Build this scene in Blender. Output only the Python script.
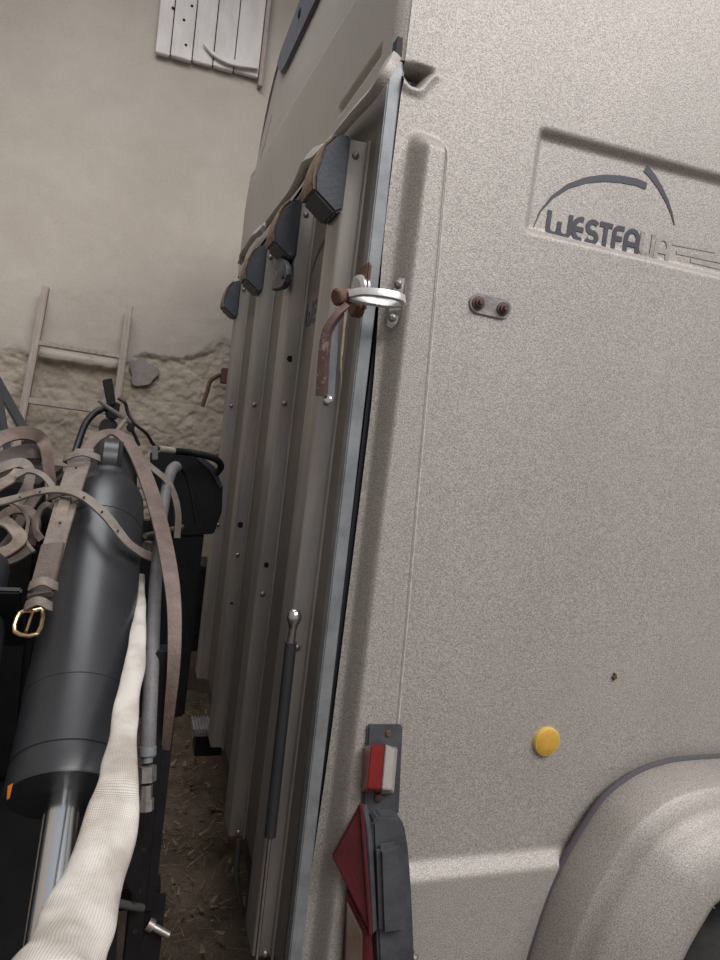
import bpy, bmesh, math, random
import numpy as np
from mathutils import Vector, Matrix
random.seed(7); rng = np.random.RandomState(11)
S = bpy.context.scene; COL = S.collection
for o in list(bpy.data.objects): bpy.data.objects.remove(o)
PI = math.pi

# ------------------------------------------------------------------ camera
# world axes: X = along the trailer (forward), Y = across the trailer, Z = up
FPX = 664.59
RM = np.array([[0.94370493,-0.09532373,-0.31675604],[-0.30755753,0.09967142,-0.94629487],[0.12177588,0.99044384,0.06474288]])
CAM = np.array([-0.30,-1.0,1.4])
cd = bpy.data.cameras.new('camera'); cam = bpy.data.objects.new('camera', cd); COL.objects.link(cam)
m4 = np.eye(4); m4[:3,:3] = RM; m4[:3,3] = CAM
cam.matrix_world = Matrix(m4.tolist())
cd.sensor_fit = 'VERTICAL'; cd.sensor_height = 36.0; cd.sensor_width = 27.0; cd.lens = FPX*36.0/960.0
cd.clip_start = 0.02
S.camera = cam
# ------------------------------------------------------------------ light
w = bpy.data.worlds.new('overcast_sky'); S.world = w; w.use_nodes = True
bg = w.node_tree.nodes['Background']; bg.inputs[0].default_value = (0.93,0.965,1.0,1); bg.inputs[1].default_value = 0.40
def area(name, loc, target, sx, sy, power, color):
    l = bpy.data.lights.new(name, 'AREA'); l.shape = 'RECTANGLE'; l.size = sx; l.size_y = sy; l.energy = power; l.color = color
    o = bpy.data.objects.new(name, l); COL.objects.link(o); o.location = loc
    o.rotation_euler = (Vector(target)-Vector(loc)).to_track_quat('-Z','Y').to_euler(); return o
area('daylight_through_barn_door', (1.5,-3.6,5.4), (0.1,0.2,1.3), 5.0, 2.0, 345, (1.0,0.965,0.955))
area('added_overhead_fill', (-0.55,0.7,3.86), (-0.45,1.0,0.0), 1.5, 1.2, 44, (0.96,0.98,1.0))  # added fill lamp below the closed ceiling, for wall and barrel streak
vs = S.view_settings; vs.view_transform = 'Standard'; vs.look = 'None'; vs.gamma = 1; vs.use_curve_mapping = False; vs.exposure = 0.06

# ------------------------------------------------------------------ helpers
def ray(px, py): return RM @ np.array([px-360.0, -(py-480.0), -FPX])
def aty(px, py, y): d = ray(px,py); return Vector(CAM + d*(y-CAM[1])/d[1])
def atx(px, py, x): d = ray(px,py); return Vector(CAM + d*(x-CAM[0])/d[0])
def atz(px, py, z): d = ray(px,py); return Vector(CAM + d*(z-CAM[2])/d[2])

def mat(name, col, rough=0.5, metal=0.0, var=0.0, vscale=8.0, col2=None, bump=0.0, bscale=200.0, speck=0.0, sscale=700.0, spec=0.5, stretch=(1,1,1), dirt=None, dscale=5.0, dthr=0.6, coat=0.0, rvar=0.0):
    m = bpy.data.materials.new(name); m.use_nodes = True; nt = m.node_tree; N = nt.nodes; L = nt.links
    b = N['Principled BSDF']; b.inputs['Roughness'].default_value = rough; b.inputs['Metallic'].default_value = metal
    b.inputs['Specular IOR Level'].default_value = spec; b.inputs['Coat Weight'].default_value = coat
    tc = N.new('ShaderNodeTexCoord'); mp = N.new('ShaderNodeMapping'); mp.inputs['Scale'].default_value = stretch
    L.new(tc.outputs['Object'], mp.inputs['Vector'])
    rgb = N.new('ShaderNodeRGB'); rgb.outputs[0].default_value = (*col,1); cur = rgb.outputs[0]
    def noise(sc, det=4, rg=0.6):
        n = N.new('ShaderNodeTexNoise'); n.inputs['Scale'].default_value = sc; n.inputs['Detail'].default_value = det; n.inputs['Roughness'].default_value = rg
        L.new(mp.outputs[0], n.inputs['Vector']); return n.outputs['Fac']
    def ramp(f, a, bb):
        r = N.new('ShaderNodeMapRange'); r.inputs[1].default_value = a; r.inputs[2].default_value = bb; L.new(f, r.inputs[0]); return r.outputs[0]
    def mix(f, c1, c2):
        x = N.new('ShaderNodeMix'); x.data_type = 'RGBA'
        if isinstance(f,(int,float)): x.inputs[0].default_value = f
        else: L.new(f, x.inputs[0])
        for i, c in ((6,c1),(7,c2)):
            if isinstance(c, tuple): x.inputs[i].default_value = (*c,1)
            else: L.new(c, x.inputs[i])
        return x.outputs[2]
    if var > 0:
        c2 = col2 or tuple(c*(1-var) for c in col)
        cur = mix(ramp(noise(vscale,6,0.65),0.32,0.68), cur, c2)
    if dirt: cur = mix(ramp(noise(dscale,7,0.7),dthr,dthr+0.12), cur, dirt)
    if speck > 0:
        f = noise(sscale,2,0.5)
        hs = N.new('ShaderNodeMath'); hs.operation = 'MULTIPLY_ADD'; L.new(ramp(f,0.3,0.7), hs.inputs[0]); hs.inputs[1].default_value = 2*speck; hs.inputs[2].default_value = 1-speck
        v = N.new('ShaderNodeVectorMath'); v.operation = 'SCALE'; L.new(cur, v.inputs[0]); L.new(hs.outputs[0], v.inputs['Scale']); cur = v.outputs[0]
    L.new(cur, b.inputs['Base Color'])
    if rvar > 0:
        r = N.new('ShaderNodeMapRange'); r.inputs[3].default_value = max(0.02,rough-rvar); r.inputs[4].default_value = min(1,rough+rvar); L.new(noise(14,5), r.inputs[0]); L.new(r.outputs[0], b.inputs['Roughness'])
    if bump > 0:
        bp = N.new('ShaderNodeBump'); bp.inputs['Strength'].default_value = bump; bp.inputs['Distance'].default_value = 0.002
        L.new(noise(bscale,3), bp.inputs['Height']); L.new(bp.outputs[0], b.inputs['Normal'])
    return m

M = {}
M['body'] = mat('sand_grained_plastic', (0.362,0.332,0.304), 0.46, 0.15, 0.10, 3.0, None, 0.38, 480, 0.36, 480, 0.5)
M['galv'] = mat('galvanised_steel', (0.235,0.246,0.254), 0.48, 0.3, 0.35, 22, (0.155,0.163,0.17), 0.10, 300, 0.06, 500, rvar=0.1)
M['ramp'] = mat('ramp_panel_paint', (0.165,0.143,0.124), 0.50, 0.2, 0.22, 5, None, 0.12, 300, 0.06, 600)
M['rib'] = mat('brushed_rib_metal', (0.33,0.302,0.272), 0.38, 0.35, 0.22, 9, (0.24,0.225,0.215), 0.08, 200, 0.05, 500, stretch=(3,3,0.4))
M['rubber'] = mat('black_rubber', (0.030,0.034,0.045), 0.55, 0, 0.3, 20, (0.05,0.052,0.06), 0.25, 150)
M['rubber_worn'] = mat('worn_rubber_cap', (0.032,0.038,0.052), 0.5, 0, 0.35, 18, (0.055,0.06,0.072), 0.3, 140, dirt=(0.17,0.14,0.11), dscale=34, dthr=0.62)
M['frayed'] = mat('frayed_brown_edge', (0.30,0.20,0.12), 0.9, 0, 0.8, 60, (0.06,0.05,0.05), 0.8, 120)
M['blackgap'] = mat('dark_seal', (0.012,0.013,0.016), 0.7)
M['chrome'] = mat('dull_chrome', (0.62,0.62,0.63), 0.22, 0.95, 0.2, 30, (0.45,0.44,0.43), rvar=0.08)
M['alu'] = mat('cast_aluminium', (0.66,0.66,0.67), 0.38, 0.6, 0.2, 30, (0.5,0.49,0.49), 0.15, 200)
M['rust'] = mat('rusty_steel', (0.13,0.065,0.045), 0.8, 0.1, 0.6, 45, (0.10,0.05,0.04), 0.6, 180, dirt=(0.30,0.22,0.18), dscale=25, dthr=0.6)
M['handle'] = mat('oxidised_handle', (0.115,0.070,0.060), 0.6, 0.25, 0.5, 40, (0.075,0.038,0.034), 0.4, 160, dirt=(0.34,0.30,0.27), dscale=30, dthr=0.56)
M['paintblack'] = mat('black_enamel', (0.022,0.023,0.027), 0.37, 0, 0.3, 14, (0.026,0.026,0.028), 0.05, 60, spec=0.5, dirt=(0.09,0.08,0.072), dscale=60, dthr=0.72, rvar=0.06)
M['blackmatt'] = mat('dusty_black_steel', (0.006,0.006,0.008), 0.5, 0, 0.4, 20, (0.012,0.0115,0.011), 0.2, 100, spec=0.3, dirt=(0.06,0.052,0.045), dscale=28, dthr=0.66)
M['rod'] = mat('chromed_rod', (0.72,0.73,0.75), 0.16, 1.0)
M['hose'] = mat('grey_wrapped_hose', (0.155,0.145,0.145), 0.6, 0, 0.3, 30, (0.10,0.095,0.10), 0.5, 260, 0.1, 400)
M['hoseblack'] = mat('black_hose', (0.010,0.010,0.012), 0.45, 0, 0.3, 30, None, 0.2, 200, spec=0.35)
M['ferrule'] = mat('pale_ferrule', (0.42,0.41,0.34), 0.5, 0.3, 0.3, 60)
M['leather'] = mat('brown_leather', (0.165,0.115,0.096), 0.62, 0, 0.4, 30, (0.092,0.063,0.053), 0.5, 200, 0.1, 420)
M['leather_grey'] = mat('grey_dusty_leather', (0.21,0.178,0.152), 0.68, 0, 0.45, 30, (0.12,0.098,0.083), 0.5, 200, 0.1, 420)
M['leather_dark'] = mat('dark_leather', (0.060,0.046,0.038), 0.6, 0, 0.5, 30, (0.11,0.085,0.07), 0.5, 220)
M['leather_tan'] = mat('tan_leather', (0.27,0.215,0.172), 0.7, 0, 0.5, 40, (0.13,0.10,0.08), 0.5, 220)
M['brass'] = mat('brass_buckle', (0.66,0.50,0.28), 0.28, 0.95, 0.25, 40)
M['wood'] = mat('weathered_ladder_wood', (0.42,0.365,0.32), 0.85, 0, 0.3, 14, (0.27,0.22,0.19), 0.4, 120, stretch=(4,4,0.6))
M['white'] = mat('whitewashed_plank', (0.66,0.62,0.605), 0.8, 0, 0.2, 9, (0.54,0.50,0.48), 0.3, 120, dirt=(0.12,0.11,0.11), dscale=13, dthr=0.70, stretch=(2,2,0.7))
M['redlens'] = mat('red_lens', (0.23,0.020,0.020), 0.22, 0, 0.25, 30, spec=0.6, coat=0.3)
M['redrefl'] = mat('red_reflector', (0.115,0.016,0.022), 0.35, 0, 0.3, 30, (0.07,0.014,0.018), 0.6, 420)
M['whitelens'] = mat('frosted_white_lens', (0.44,0.40,0.385), 0.3, 0, 0.2, 30, (0.34,0.31,0.30))
M['amberlens'] = mat('amber_lens', (0.55,0.17,0.03), 0.3, 0, 0.2, 30)
M['amber'] = mat('yellow_reflector', (0.60,0.36,0.055), 0.35, 0, 0.3, 60, (0.50,0.28,0.04), 0.5, 600, coat=0.2)
M['amber_rim'] = mat('yellow_reflector_rim', (0.62,0.42,0.10), 0.4)
M['ink'] = mat('logo_print', (0.042,0.044,0.060), 0.5, 0, 0.2, 60)
M['inkfade'] = mat('faded_logo_print', (0.15,0.145,0.15), 0.5, 0, 0.9, 120, (0.36,0.325,0.29))
M['inkgone'] = mat('nearly_worn_print', (0.23,0.215,0.205), 0.5, 0, 0.9, 120, (0.37,0.335,0.30))
M['plaque'] = mat('number_mark_print', (0.10,0.08,0.08), 0.5)
M['bolt'] = mat('zinc_bolt', (0.36,0.34,0.33), 0.4, 0.7, 0.4, 60, (0.2,0.17,0.15))
M['lampgrey'] = mat('weathered_grey_plastic', (0.040,0.042,0.050), 0.5, 0, 0.5, 20, (0.075,0.076,0.082), 0.3, 120, dirt=(0.16,0.14,0.12), dscale=40, dthr=0.68)
M['bead'] = mat('pale_edge_highlight', (0.60,0.56,0.52), 0.45, 0.1, 0.4, 60)  # pale colour standing in for an edge highlight
M['smokelens'] = mat('dusty_clear_lens', (0.13,0.105,0.090), 0.3, 0, 0.3, 30, (0.10,0.06,0.04), coat=0.3)
M['hole'] = mat('dark_hole', (0.010,0.009,0.009), 0.9)
M['straw'] = mat('dry_straw', (0.30,0.235,0.155), 0.9, 0, 0.5, 50)
M['bug'] = mat('dried_mud', (0.11,0.07,0.035), 0.8)
M['patch'] = mat('grey_cement', (0.29,0.268,0.25), 0.9, 0, 0.3, 25, None, 0.6, 90)
M['tyre'] = mat('tyre_rubber', (0.022,0.022,0.022), 0.8, 0, 0.3, 30, (0.05,0.047,0.043), 0.2, 90)
M['rim'] = mat('wheel_rim', (0.35,0.35,0.35), 0.4, 0.6)
M['chassis'] = mat('chassis_steel', (0.10,0.10,0.10), 0.6, 0.3, 0.4, 10)
M['stepmetal'] = mat('ribbed_aluminium', (0.30,0.285,0.28), 0.5, 0.4, 0.4, 40, (0.15,0.14,0.14), 0.3, 200)
M['dark_trim'] = mat('slate_trim', (0.085,0.095,0.125), 0.5, 0, 0.3, 14)
M['binding'] = mat('grey_edging', (0.075,0.073,0.08), 0.5)
M['roofboard'] = mat('roof_boards', (0.20,0.16,0.12), 0.9, 0, 0.4, 6)

def weave():
    m = bpy.data.materials.new('woven_canvas'); m.use_nodes = True; nt = m.node_tree; N = nt.nodes; L = nt.links; b = N['Principled BSDF']; b.inputs['Roughness'].default_value = 0.85
    uv = N.new('ShaderNodeUVMap'); mp = N.new('ShaderNodeMapping'); L.new(uv.outputs[0], mp.inputs['Vector'])
    def wv(dirn, sc):
        w_ = N.new('ShaderNodeTexWave'); w_.wave_type='BANDS'; w_.bands_direction=dirn; w_.inputs['Scale'].default_value = sc; w_.inputs['Distortion'].default_value = 0.8; w_.inputs['Detail'].default_value = 1; w_.inputs['Detail Scale'].default_value = 3; L.new(uv.outputs[0], w_.inputs['Vector']); return w_
    wa = wv('X',11.0); wb = wv('Y',64.0)
    w1 = N.new('ShaderNodeMix'); w1.data_type='RGBA'; w1.inputs[0].default_value = 0.55; L.new(wa.outputs['Color'], w1.inputs[6]); L.new(wb.outputs['Color'], w1.inputs[7])
    tc = N.new('ShaderNodeTexCoord'); n = N.new('ShaderNodeTexNoise'); n.inputs['Scale'].default_value = 16; n.inputs['Detail'].default_value = 6; L.new(tc.outputs['Object'], n.inputs['Vector'])
    r = N.new('ShaderNodeValToRGB'); r.color_ramp.elements[0].position = 0.36; r.color_ramp.elements[0].color = (0.52,0.46,0.40,1); r.color_ramp.elements[1].position = 0.54; r.color_ramp.elements[1].color = (0.76,0.71,0.65,1); L.new(n.outputs['Fac'], r.inputs[0])
    mx = N.new('ShaderNodeMix'); mx.data_type='RGBA'; mx.blend_type='MULTIPLY'; mx.inputs[0].default_value = 0.42; L.new(r.outputs[0], mx.inputs[6]); L.new(w1.outputs[2], mx.inputs[7]); L.new(mx.outputs[2], b.inputs['Base Color'])
    bp = N.new('ShaderNodeBump'); bp.inputs['Strength'].default_value = 0.7; bp.inputs['Distance'].default_value = 0.001; L.new(w1.outputs[2], bp.inputs['Height']); L.new(bp.outputs[0], b.inputs['Normal'])
    return m
M['canvas'] = weave()

def wallmat():
    m = mat('old_lime_plaster', (0.46,0.415,0.365), 0.92, 0, 0.5, 1.7, (0.385,0.342,0.298), 0.6, 110, 0.08, 300, 0.2, dirt=(0.26,0.23,0.195), dscale=26, dthr=0.735)
    return m
M['plaster'] = wallmat()
M['stone'] = mat('bare_rubble', (0.43,0.375,0.31), 0.95, 0, 0.5, 9, (0.30,0.255,0.205), 0.8, 70, 0.1, 200, 0.2)
M['lowstone'] = mat('dark_rubble', (0.15,0.118,0.09), 0.95, 0, 0.5, 9, (0.08,0.06,0.047), 0.8, 70, 0.1, 200, 0.2)  # darker rubble for the lowest part of the rear wall
M['dirt'] = mat('dry_earth', (0.175,0.132,0.100), 0.97, 0, 0.6, 6, (0.085,0.062,0.047), 0.9, 60, 0.22, 160, 0.1)

def setp(o, parent):
    if parent is not None:
        o.parent = parent; o.matrix_parent_inverse = Matrix.Translation(-parent.location) if parent.type == 'EMPTY' else parent.matrix_world.inverted()
def mesh(name, verts, faces, m, parent=None, smooth=False, uvs=None):
    me = bpy.data.meshes.new(name); me.from_pydata([tuple(v) for v in verts], [], faces); me.validate(); me.update()
    if uvs is not None:
        ul = me.uv_layers.new(name='UVMap')
        for lp in me.loops: ul.data[lp.index].uv = uvs[lp.vertex_index]
    ms = m if isinstance(m,(list,tuple)) else [m]
    for q in ms: me.materials.append(q)
    if smooth:
        for p in me.polygons: p.use_smooth = True
        if smooth != 'all': me.set_sharp_from_angle(angle=math.radians(38))
    o = bpy.data.objects.new(name, me); COL.objects.link(o); setp(o, parent); return o
def bmo(name, bm, m, parent=None, smooth=True):
    me = bpy.data.meshes.new(name); bmesh.ops.recalc_face_normals(bm, faces=bm.faces); bm.to_mesh(me); bm.free()
    me.materials.append(m)
    if smooth:
        for p in me.polygons: p.use_smooth = True
        me.set_sharp_from_angle(angle=math.radians(38))
    o = bpy.data.objects.new(name, me); COL.objects.link(o); setp(o, parent); return o
def dup(o, parent, delta):
    c = o.copy(); COL.objects.link(c); setp(c, parent); c.location = o.location + Vector(delta); return c
def tag(o, label, cat=None, group=None, kind=None):
    if label: o['label'] = label
    if cat: o['category'] = cat
    if group: o['group'] = group
    if kind: o['kind'] = kind
    return o
def empty(name, loc, label, cat, group=None):
    o = bpy.data.objects.new(name, None); COL.objects.link(o); o.location = loc; o.empty_display_size = 0.1
    return tag(o, label, cat, group)
def box_bm(lo, hi, bev=0.0, seg=2):
    bm = bmesh.new(); r = bmesh.ops.create_cube(bm, size=1)
    c = [(a+b)/2 for a,b in zip(lo,hi)]; s = [b-a for a,b in zip(lo,hi)]
    for v in bm.verts: v.co = Vector((c[i]+v.co[i]*s[i] for i in range(3)))
    if bev > 0: bmesh.ops.bevel(bm, geom=list(bm.edges), offset=bev, segments=seg, affect='EDGES')
    return bm
def box(name, lo, hi, m, parent=None, bev=0.0): return bmo(name, box_bm(lo,hi,bev), m, parent)
def prism_bm(poly, ext, bev=0.0):
    # poly: list of 3D points (planar), extruded by vector ext
    bm = bmesh.new(); vs_ = [bm.verts.new(p) for p in poly]; f = bm.faces.new(vs_)
    r = bmesh.ops.extrude_face_region(bm, geom=[f]); e = Vector(ext)
    for v in r['geom']:
        if isinstance(v, bmesh.types.BMVert): v.co += e
    bmesh.ops.recalc_face_normals(bm, faces=bm.faces)
    if bev > 0: bmesh.ops.bevel(bm, geom=list(bm.edges), offset=bev, segments=2, affect='EDGES')
    return bm
def prism(name, poly, ext, m, parent=None, bev=0.0): return bmo(name, prism_bm(poly, ext, bev), m, parent)
def crom(pts, n=10):
    P = [np.array(p, float) for p in pts]; out = []
    Q = [2*P[0]-P[1]] + P + [2*P[-1]-P[-2]]
    for i in range(1, len(Q)-2):
        a,b,c,d = Q[i-1],Q[i],Q[i+1],Q[i+2]
        for k in range(n):
            t = k/n; out.append(0.5*((2*b)+(-a+c)*t+(2*a-5*b+4*c-d)*t*t+(-a+3*b-3*c+d)*t**3))
    out.append(Q[-2]); return out
def frames(P):
    T = []
    for i in range(len(P)):
        t = P[min(i+1,len(P)-1)]-P[max(i-1,0)]; T.append(t/ (np.linalg.norm(t)+1e-12))
    u = np.array([0,0,1.0]) if abs(T[0][2]) < 0.9 else np.array([1.0,0,0])
    n = u-T[0]*(u@T[0]); n /= np.linalg.norm(n); Ns = [n]
    for t in T[1:]:
        n = Ns[-1]-t*(Ns[-1]@t); n /= np.linalg.norm(n); Ns.append(n)
    return T, Ns
def tube(name, pts, rad, m, parent=None, n=14, sub=8, flat=None, uv=False, wob=0.0):
    # rad: number or list per control point; flat: (normal, ratio) squashes the section along normal
    pp = [list(p)[:3]+[r] for p, r in zip(pts, rad if isinstance(rad,(list,tuple)) else [rad]*len(pts))]
    C = crom(pp, sub) if len(pp) > 2 or sub > 1 else [np.array(p) for p in pp]
    P = [c[:3] for c in C]; Rr = [c[3] for c in C]; T, Ns = frames(P); vs_, fs, uvs = [], [], []
    s = 0
    for i,(p,r,t,nn) in enumerate(zip(P,Rr,T,Ns)):
        if i: s += np.linalg.norm(P[i]-P[i-1])
        if flat is not None:
            k = np.array(flat[0],float); k = k-t*(k@t); k /= np.linalg.norm(k); nn = k
        bb = np.cross(t,nn)
        for j in range(n):
            a = 2*PI*j/n; rr = r*(1+wob*math.sin(3*a+s*40)+wob*math.sin(2*a-s*63)); q = math.cos(a)*(flat[1] if flat is not None else 1.0)
            vs_.append(p+rr*(q*nn+math.sin(a)*bb)); uvs.append((abs(2*j/n-1), s/0.35))
    for i in range(len(P)-1):
        for j in range(n): fs.append((i*n+j, i*n+(j+1)%n, (i+1)*n+(j+1)%n, (i+1)*n+j))
    fs.append(tuple(range(n))[::-1]); fs.append(tuple((len(P)-1)*n+j for j in range(n)))
    return mesh(name, vs_, fs, m, parent, True, uvs if uv else None)
def ribbon(name, pts, width, th, normals, m, parent=None, sub=10, widths=None):
    # rectangular section with rounded edges swept along pts; normals: one per control point (or one)
    nl = normals if isinstance(normals, list) else [normals]*len(pts)
    wl = widths or [width]*len(pts)
    C = crom([list(p)[:3]+list(k)[:3]+[ww] for p,k,ww in zip(pts,nl,wl)], sub)
    P = [c[:3] for c in C]; K = [c[3:6] for c in C]; Wd = [c[6] for c in C]; T,_ = frames(P); vs_, fs = [], []
    sec = [(-.5,-.25),(-.47,-.5),(0,-.5),(.47,-.5),(.5,-.25),(.5,.25),(.47,.5),(0,.58),(-.47,.5),(-.5,.25)]; n = len(sec)
    for p,k,t,ww in zip(P,K,T,Wd):
        k = k-t*(k@t); k /= (np.linalg.norm(k)+1e-9); b = np.cross(k,t)
        for u,v in sec: vs_.append(p+b*u*ww+k*v*th)
    for i in range(len(P)-1):
        for j in range(n): fs.append((i*n+j, i*n+(j+1)%n, (i+1)*n+(j+1)%n, (i+1)*n+j))
    fs.append(tuple(range(n))[::-1]); fs.append(tuple((len(P)-1)*n+j for j in range(n)))
    return mesh(name, vs_, fs, m, parent, True)
def lathe(name, A, B, prof, m, parent=None, n=40):
    # prof: list of (t along A->B in metres, radius)
    A = np.array(A,float); B = np.array(B,float); d = B-A; d /= np.linalg.norm(d)
    u = np.array([1.0,0,0]) if abs(d[0]) < 0.9 else np.array([0,1.0,0]); u = u-d*(u@d); u /= np.linalg.norm(u); v = np.cross(d,u); vs_, fs = [], []
    for t,r in prof:
        for j in range(n): a = 2*PI*j/n; vs_.append(A+d*t+r*(math.cos(a)*u+math.sin(a)*v))
    for i in range(len(prof)-1):
        for j in range(n): fs.append((i*n+j, (i+1)*n+j, (i+1)*n+(j+1)%n, i*n+(j+1)%n))
    fs.append(tuple(range(n))); fs.append(tuple((len(prof)-1)*n+j for j in range(n))[::-1])
    o = mesh(name, vs_, fs, m, parent, True); bm = bmesh.new(); bm.from_mesh(o.data); bmesh.ops.recalc_face_normals(bm, faces=bm.faces); bm.to_mesh(o.data); bm.free(); return o
def grid(name, P, m, parent=None, smooth='all', flip=False, matidx=None):
    # P: array (nu,nv,3)
    nu,nv,_ = P.shape; idx = np.arange(nu*nv).reshape(nu,nv)
    q = np.stack([idx[:-1,:-1],idx[1:,:-1],idx[1:,1:],idx[:-1,1:]],-1).reshape(-1,4)
    if flip: q = q[:,::-1]
    me = bpy.data.meshes.new(name); nf = len(q)
    me.vertices.add(nu*nv); me.vertices.foreach_set('co', P.astype(np.float32).ravel())
    me.loops.add(nf*4); me.loops.foreach_set('vertex_index', q.astype(np.int32).ravel())
    me.polygons.add(nf); me.polygons.foreach_set('loop_start', (np.arange(nf)*4).astype(np.int32))
    me.update(calc_edges=True); me.validate()
    for q_ in (m if isinstance(m,(list,tuple)) else [m]): me.materials.append(q_)
    if matidx is not None: me.polygons.foreach_set('material_index', matidx.astype(np.int32).ravel())
    me.polygons.foreach_set('use_smooth', np.ones(nf,bool)); me.update()
    o = bpy.data.objects.new(name, me); COL.objects.link(o); setp(o,parent); return o
def sst(a, b, x): t = np.clip((x-a)/(b-a),0,1); return t*t*(3-2*t)
def vnoise(x, y, sc, seed):
    r = np.random.RandomState(seed); tab = r.rand(256,256); x = x*sc+50; y = y*sc+50; xi = np.floor(x).astype(int); yi = np.floor(y).astype(int); fx = x-xi; fy = y-yi
    fx = fx*fx*(3-2*fx); fy = fy*fy*(3-2*fy); g = lambda a,b: tab[a%256,b%256]
    return (g(xi,yi)*(1-fx)+g(xi+1,yi)*fx)*(1-fy)+(g(xi,yi+1)*(1-fx)+g(xi+1,yi+1)*fx)*fy
def fbm(x, y, sc, seed, o=5):
    s = 0; a = 1; tot = 0
    for k in range(o): s = s+a*vnoise(x,y,sc*2**k,seed+k); tot += a; a *= 0.5
    return s/tot
def sd_poly(px, pz, poly):
    # signed distance (negative inside) to polygon
    d = np.full(px.shape, 1e9); ins = np.zeros(px.shape,bool); n = len(poly)
    for i in range(n):
        ax,az = poly[i]; bx,bz = poly[(i+1)%n]; ex,ez = bx-ax,bz-az; wx,wz = px-ax,pz-az
        t = np.clip((wx*ex+wz*ez)/(ex*ex+ez*ez),0,1); d = np.minimum(d, np.hypot(wx-ex*t, wz-ez*t))
        c = ((az > pz) != (bz > pz)) & (px < (bx-ax)*(pz-az)/(bz-az+1e-12)+ax); ins ^= c
    return np.where(ins,-d,d)

# ================================================================== THE SETTING
WY = 2.45
# floor
gx = np.concatenate([np.linspace(-5,-1.2,14)[:-1], np.linspace(-1.2,0.9,190), np.linspace(0.9,5,16)[1:]])
gy = np.concatenate([np.linspace(-5,-0.6,16)[:-1], np.linspace(-0.6,WY+0.1,260)])
X,Y = np.meshgrid(gx,gy,indexing='ij')
Zf = -0.03+0.05*(fbm(X,Y,3,3)-0.5)*1.0+0.02*(fbm(X,Y,22,9,3)-0.5); Zf = np.minimum(Zf, 0.0)
floor = grid('floor', np.stack([X,Y,Zf],-1), M['dirt']); floor['kind'] = 'structure'
# rear wall, plaster fallen off low down
gx = np.concatenate([np.linspace(-4,-1.35,12)[:-1], np.linspace(-1.35,0.35,340), np.linspace(0.35,5,16)[1:]])
gz = np.concatenate([np.linspace(-0.1,0.85,30)[:-1], np.linspace(0.85,1.95,260), np.linspace(1.95,3.9,90)[1:]])
X,Z = np.meshgrid(gx,gz,indexing='ij')
edge = 1.60+0.22*(fbm(X,Z,3.2,21)-0.5)+0.16*sst(-0.45,0.0,X)
rough = sst(0.02,-0.03, edge-Z-0.0)
rough = sst(0.0,0.05, edge-Z+0.14*(fbm(X,Z,7,33)-0.5))
pts = np.stack([rng.uniform(-1.6,0.7,420), rng.uniform(0,1.95,420)],-1)
d1 = np.full(X.shape,9.0); d2 = np.full(X.shape,9.0)
for q in pts:
    d = np.hypot((X-q[0])*0.75, (Z-q[1])*1.35); d2 = np.where(d < d1, d1, np.minimum(d2,d)); d1 = np.minimum(d1,d)
stone = sst(0,0.03,d2-d1)
Yw = WY + 0.020*(fbm(X,Z,1.5,5)-0.5) + 0.006*(fbm(X,Z,14,15)-0.5) + rough*(0.014+0.008*(1-stone)*fbm(X,Z,6,44)+0.015*(fbm(X,Z,11,55)-0.5)+0.012*(fbm(X,Z,40,56,2)-0.5))
# a shallow rounded plaster ledge below the ladder rung
Yw -= 0.035*np.exp(-((Z-(1.585-0.02*(X+0.6)))/0.022)**2)*sst(-0.84,-0.79,X)*sst(-0.42,-0.47,X)
mi = (0.5*(rough[:-1,:-1]+rough[1:,1:]) > 0.5).astype(int); mi[(Z < 0.62+0.5*(fbm(X,Z,4,91)-0.5))[:-1,:-1]] = 2
wall = grid('wall_back', np.stack([X,Yw,Z],-1), [M['plaster'],M['stone'],M['lowstone']], matidx=mi); wall['kind'] = 'structure'
# cement patch on the wall
cp = aty(143,373,WY-0.005); pv = []; 
for j in range(26):
    a = 2*PI*j/26; r = 0.066*(1+0.13*math.sin(3*a+1)+0.09*math.sin(5*a)); pv.append((cp.x+r*1.0*math.cos(a), WY-0.004, cp.z+r*0.98*math.sin(a)))
prism('cement_patch', pv, (0,-0.006,0), M['patch'], wall, 0.003)
# side wall and roof of the barn behind and above (roof leaves the front open to the sky)
wl = box('wall_left', (-2.6,-2.4,-0.1), (-2.45,WY+0.1,3.9), M['plaster']); wl['kind'] = 'structure'
ce = box('ceiling', (-5.0,-0.2,3.9), (5.0,WY+0.2,4.02), M['roofboard']); ce['kind'] = 'structure'
# shutter with whitewashed planks high on the wall
win = tag(empty('window_1', (-0.17,WY,3.05), 'whitewashed plank shutter high on the plaster wall', None), None, None, None, 'structure')
del win['label']
L0 = aty(155,53,WY-0.03); L1 = aty(258,78,WY-0.03)
npl = 5
xs = [L0.x+(L1.x-L0.x)*t for t in (0,0.14,0.345,0.545,0.75,1.0)]
for i in range(npl):
    g = 0.0025; zb = L0.z+(L1.z-L0.z)*i/npl+random.uniform(-0.002,0.002)
    box('plank', (xs[i]+g, WY-0.045-0.004*(i%2), zb), (xs[i+1]-g, WY-0.015, zb+0.85), M['white'], win, 0.003)
box('backing_board', (L0.x+0.004, WY-0.017, L0.z+0.02), (L1.x-0.004, WY+0.03, L0.z+0.85), M['hole'], win)
ribbon('torn_strip', [(L0.x+0.21,WY-0.060,L0.z+0.085),(L0.x+0.27,WY-0.064,L0.z+0.050),(L0.x+0.35,WY-0.064,L0.z+0.040),(L1.x-0.012,WY-0.060,L0.z+0.060)], 0.030, 0.010, (0,-1,0.5), M['white'], win, 8, [0.004,0.022,0.034,0.040])
for a_,b_ in ((192,6),(184,20),(186,45),(173,8)):
    c = aty(a_,b_,WY-0.049); lathe('nail_mark', c, c+Vector((0,-0.003,0)), [(0,0.007),(0.002,0.006)], M['hole'], win, 8)
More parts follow.
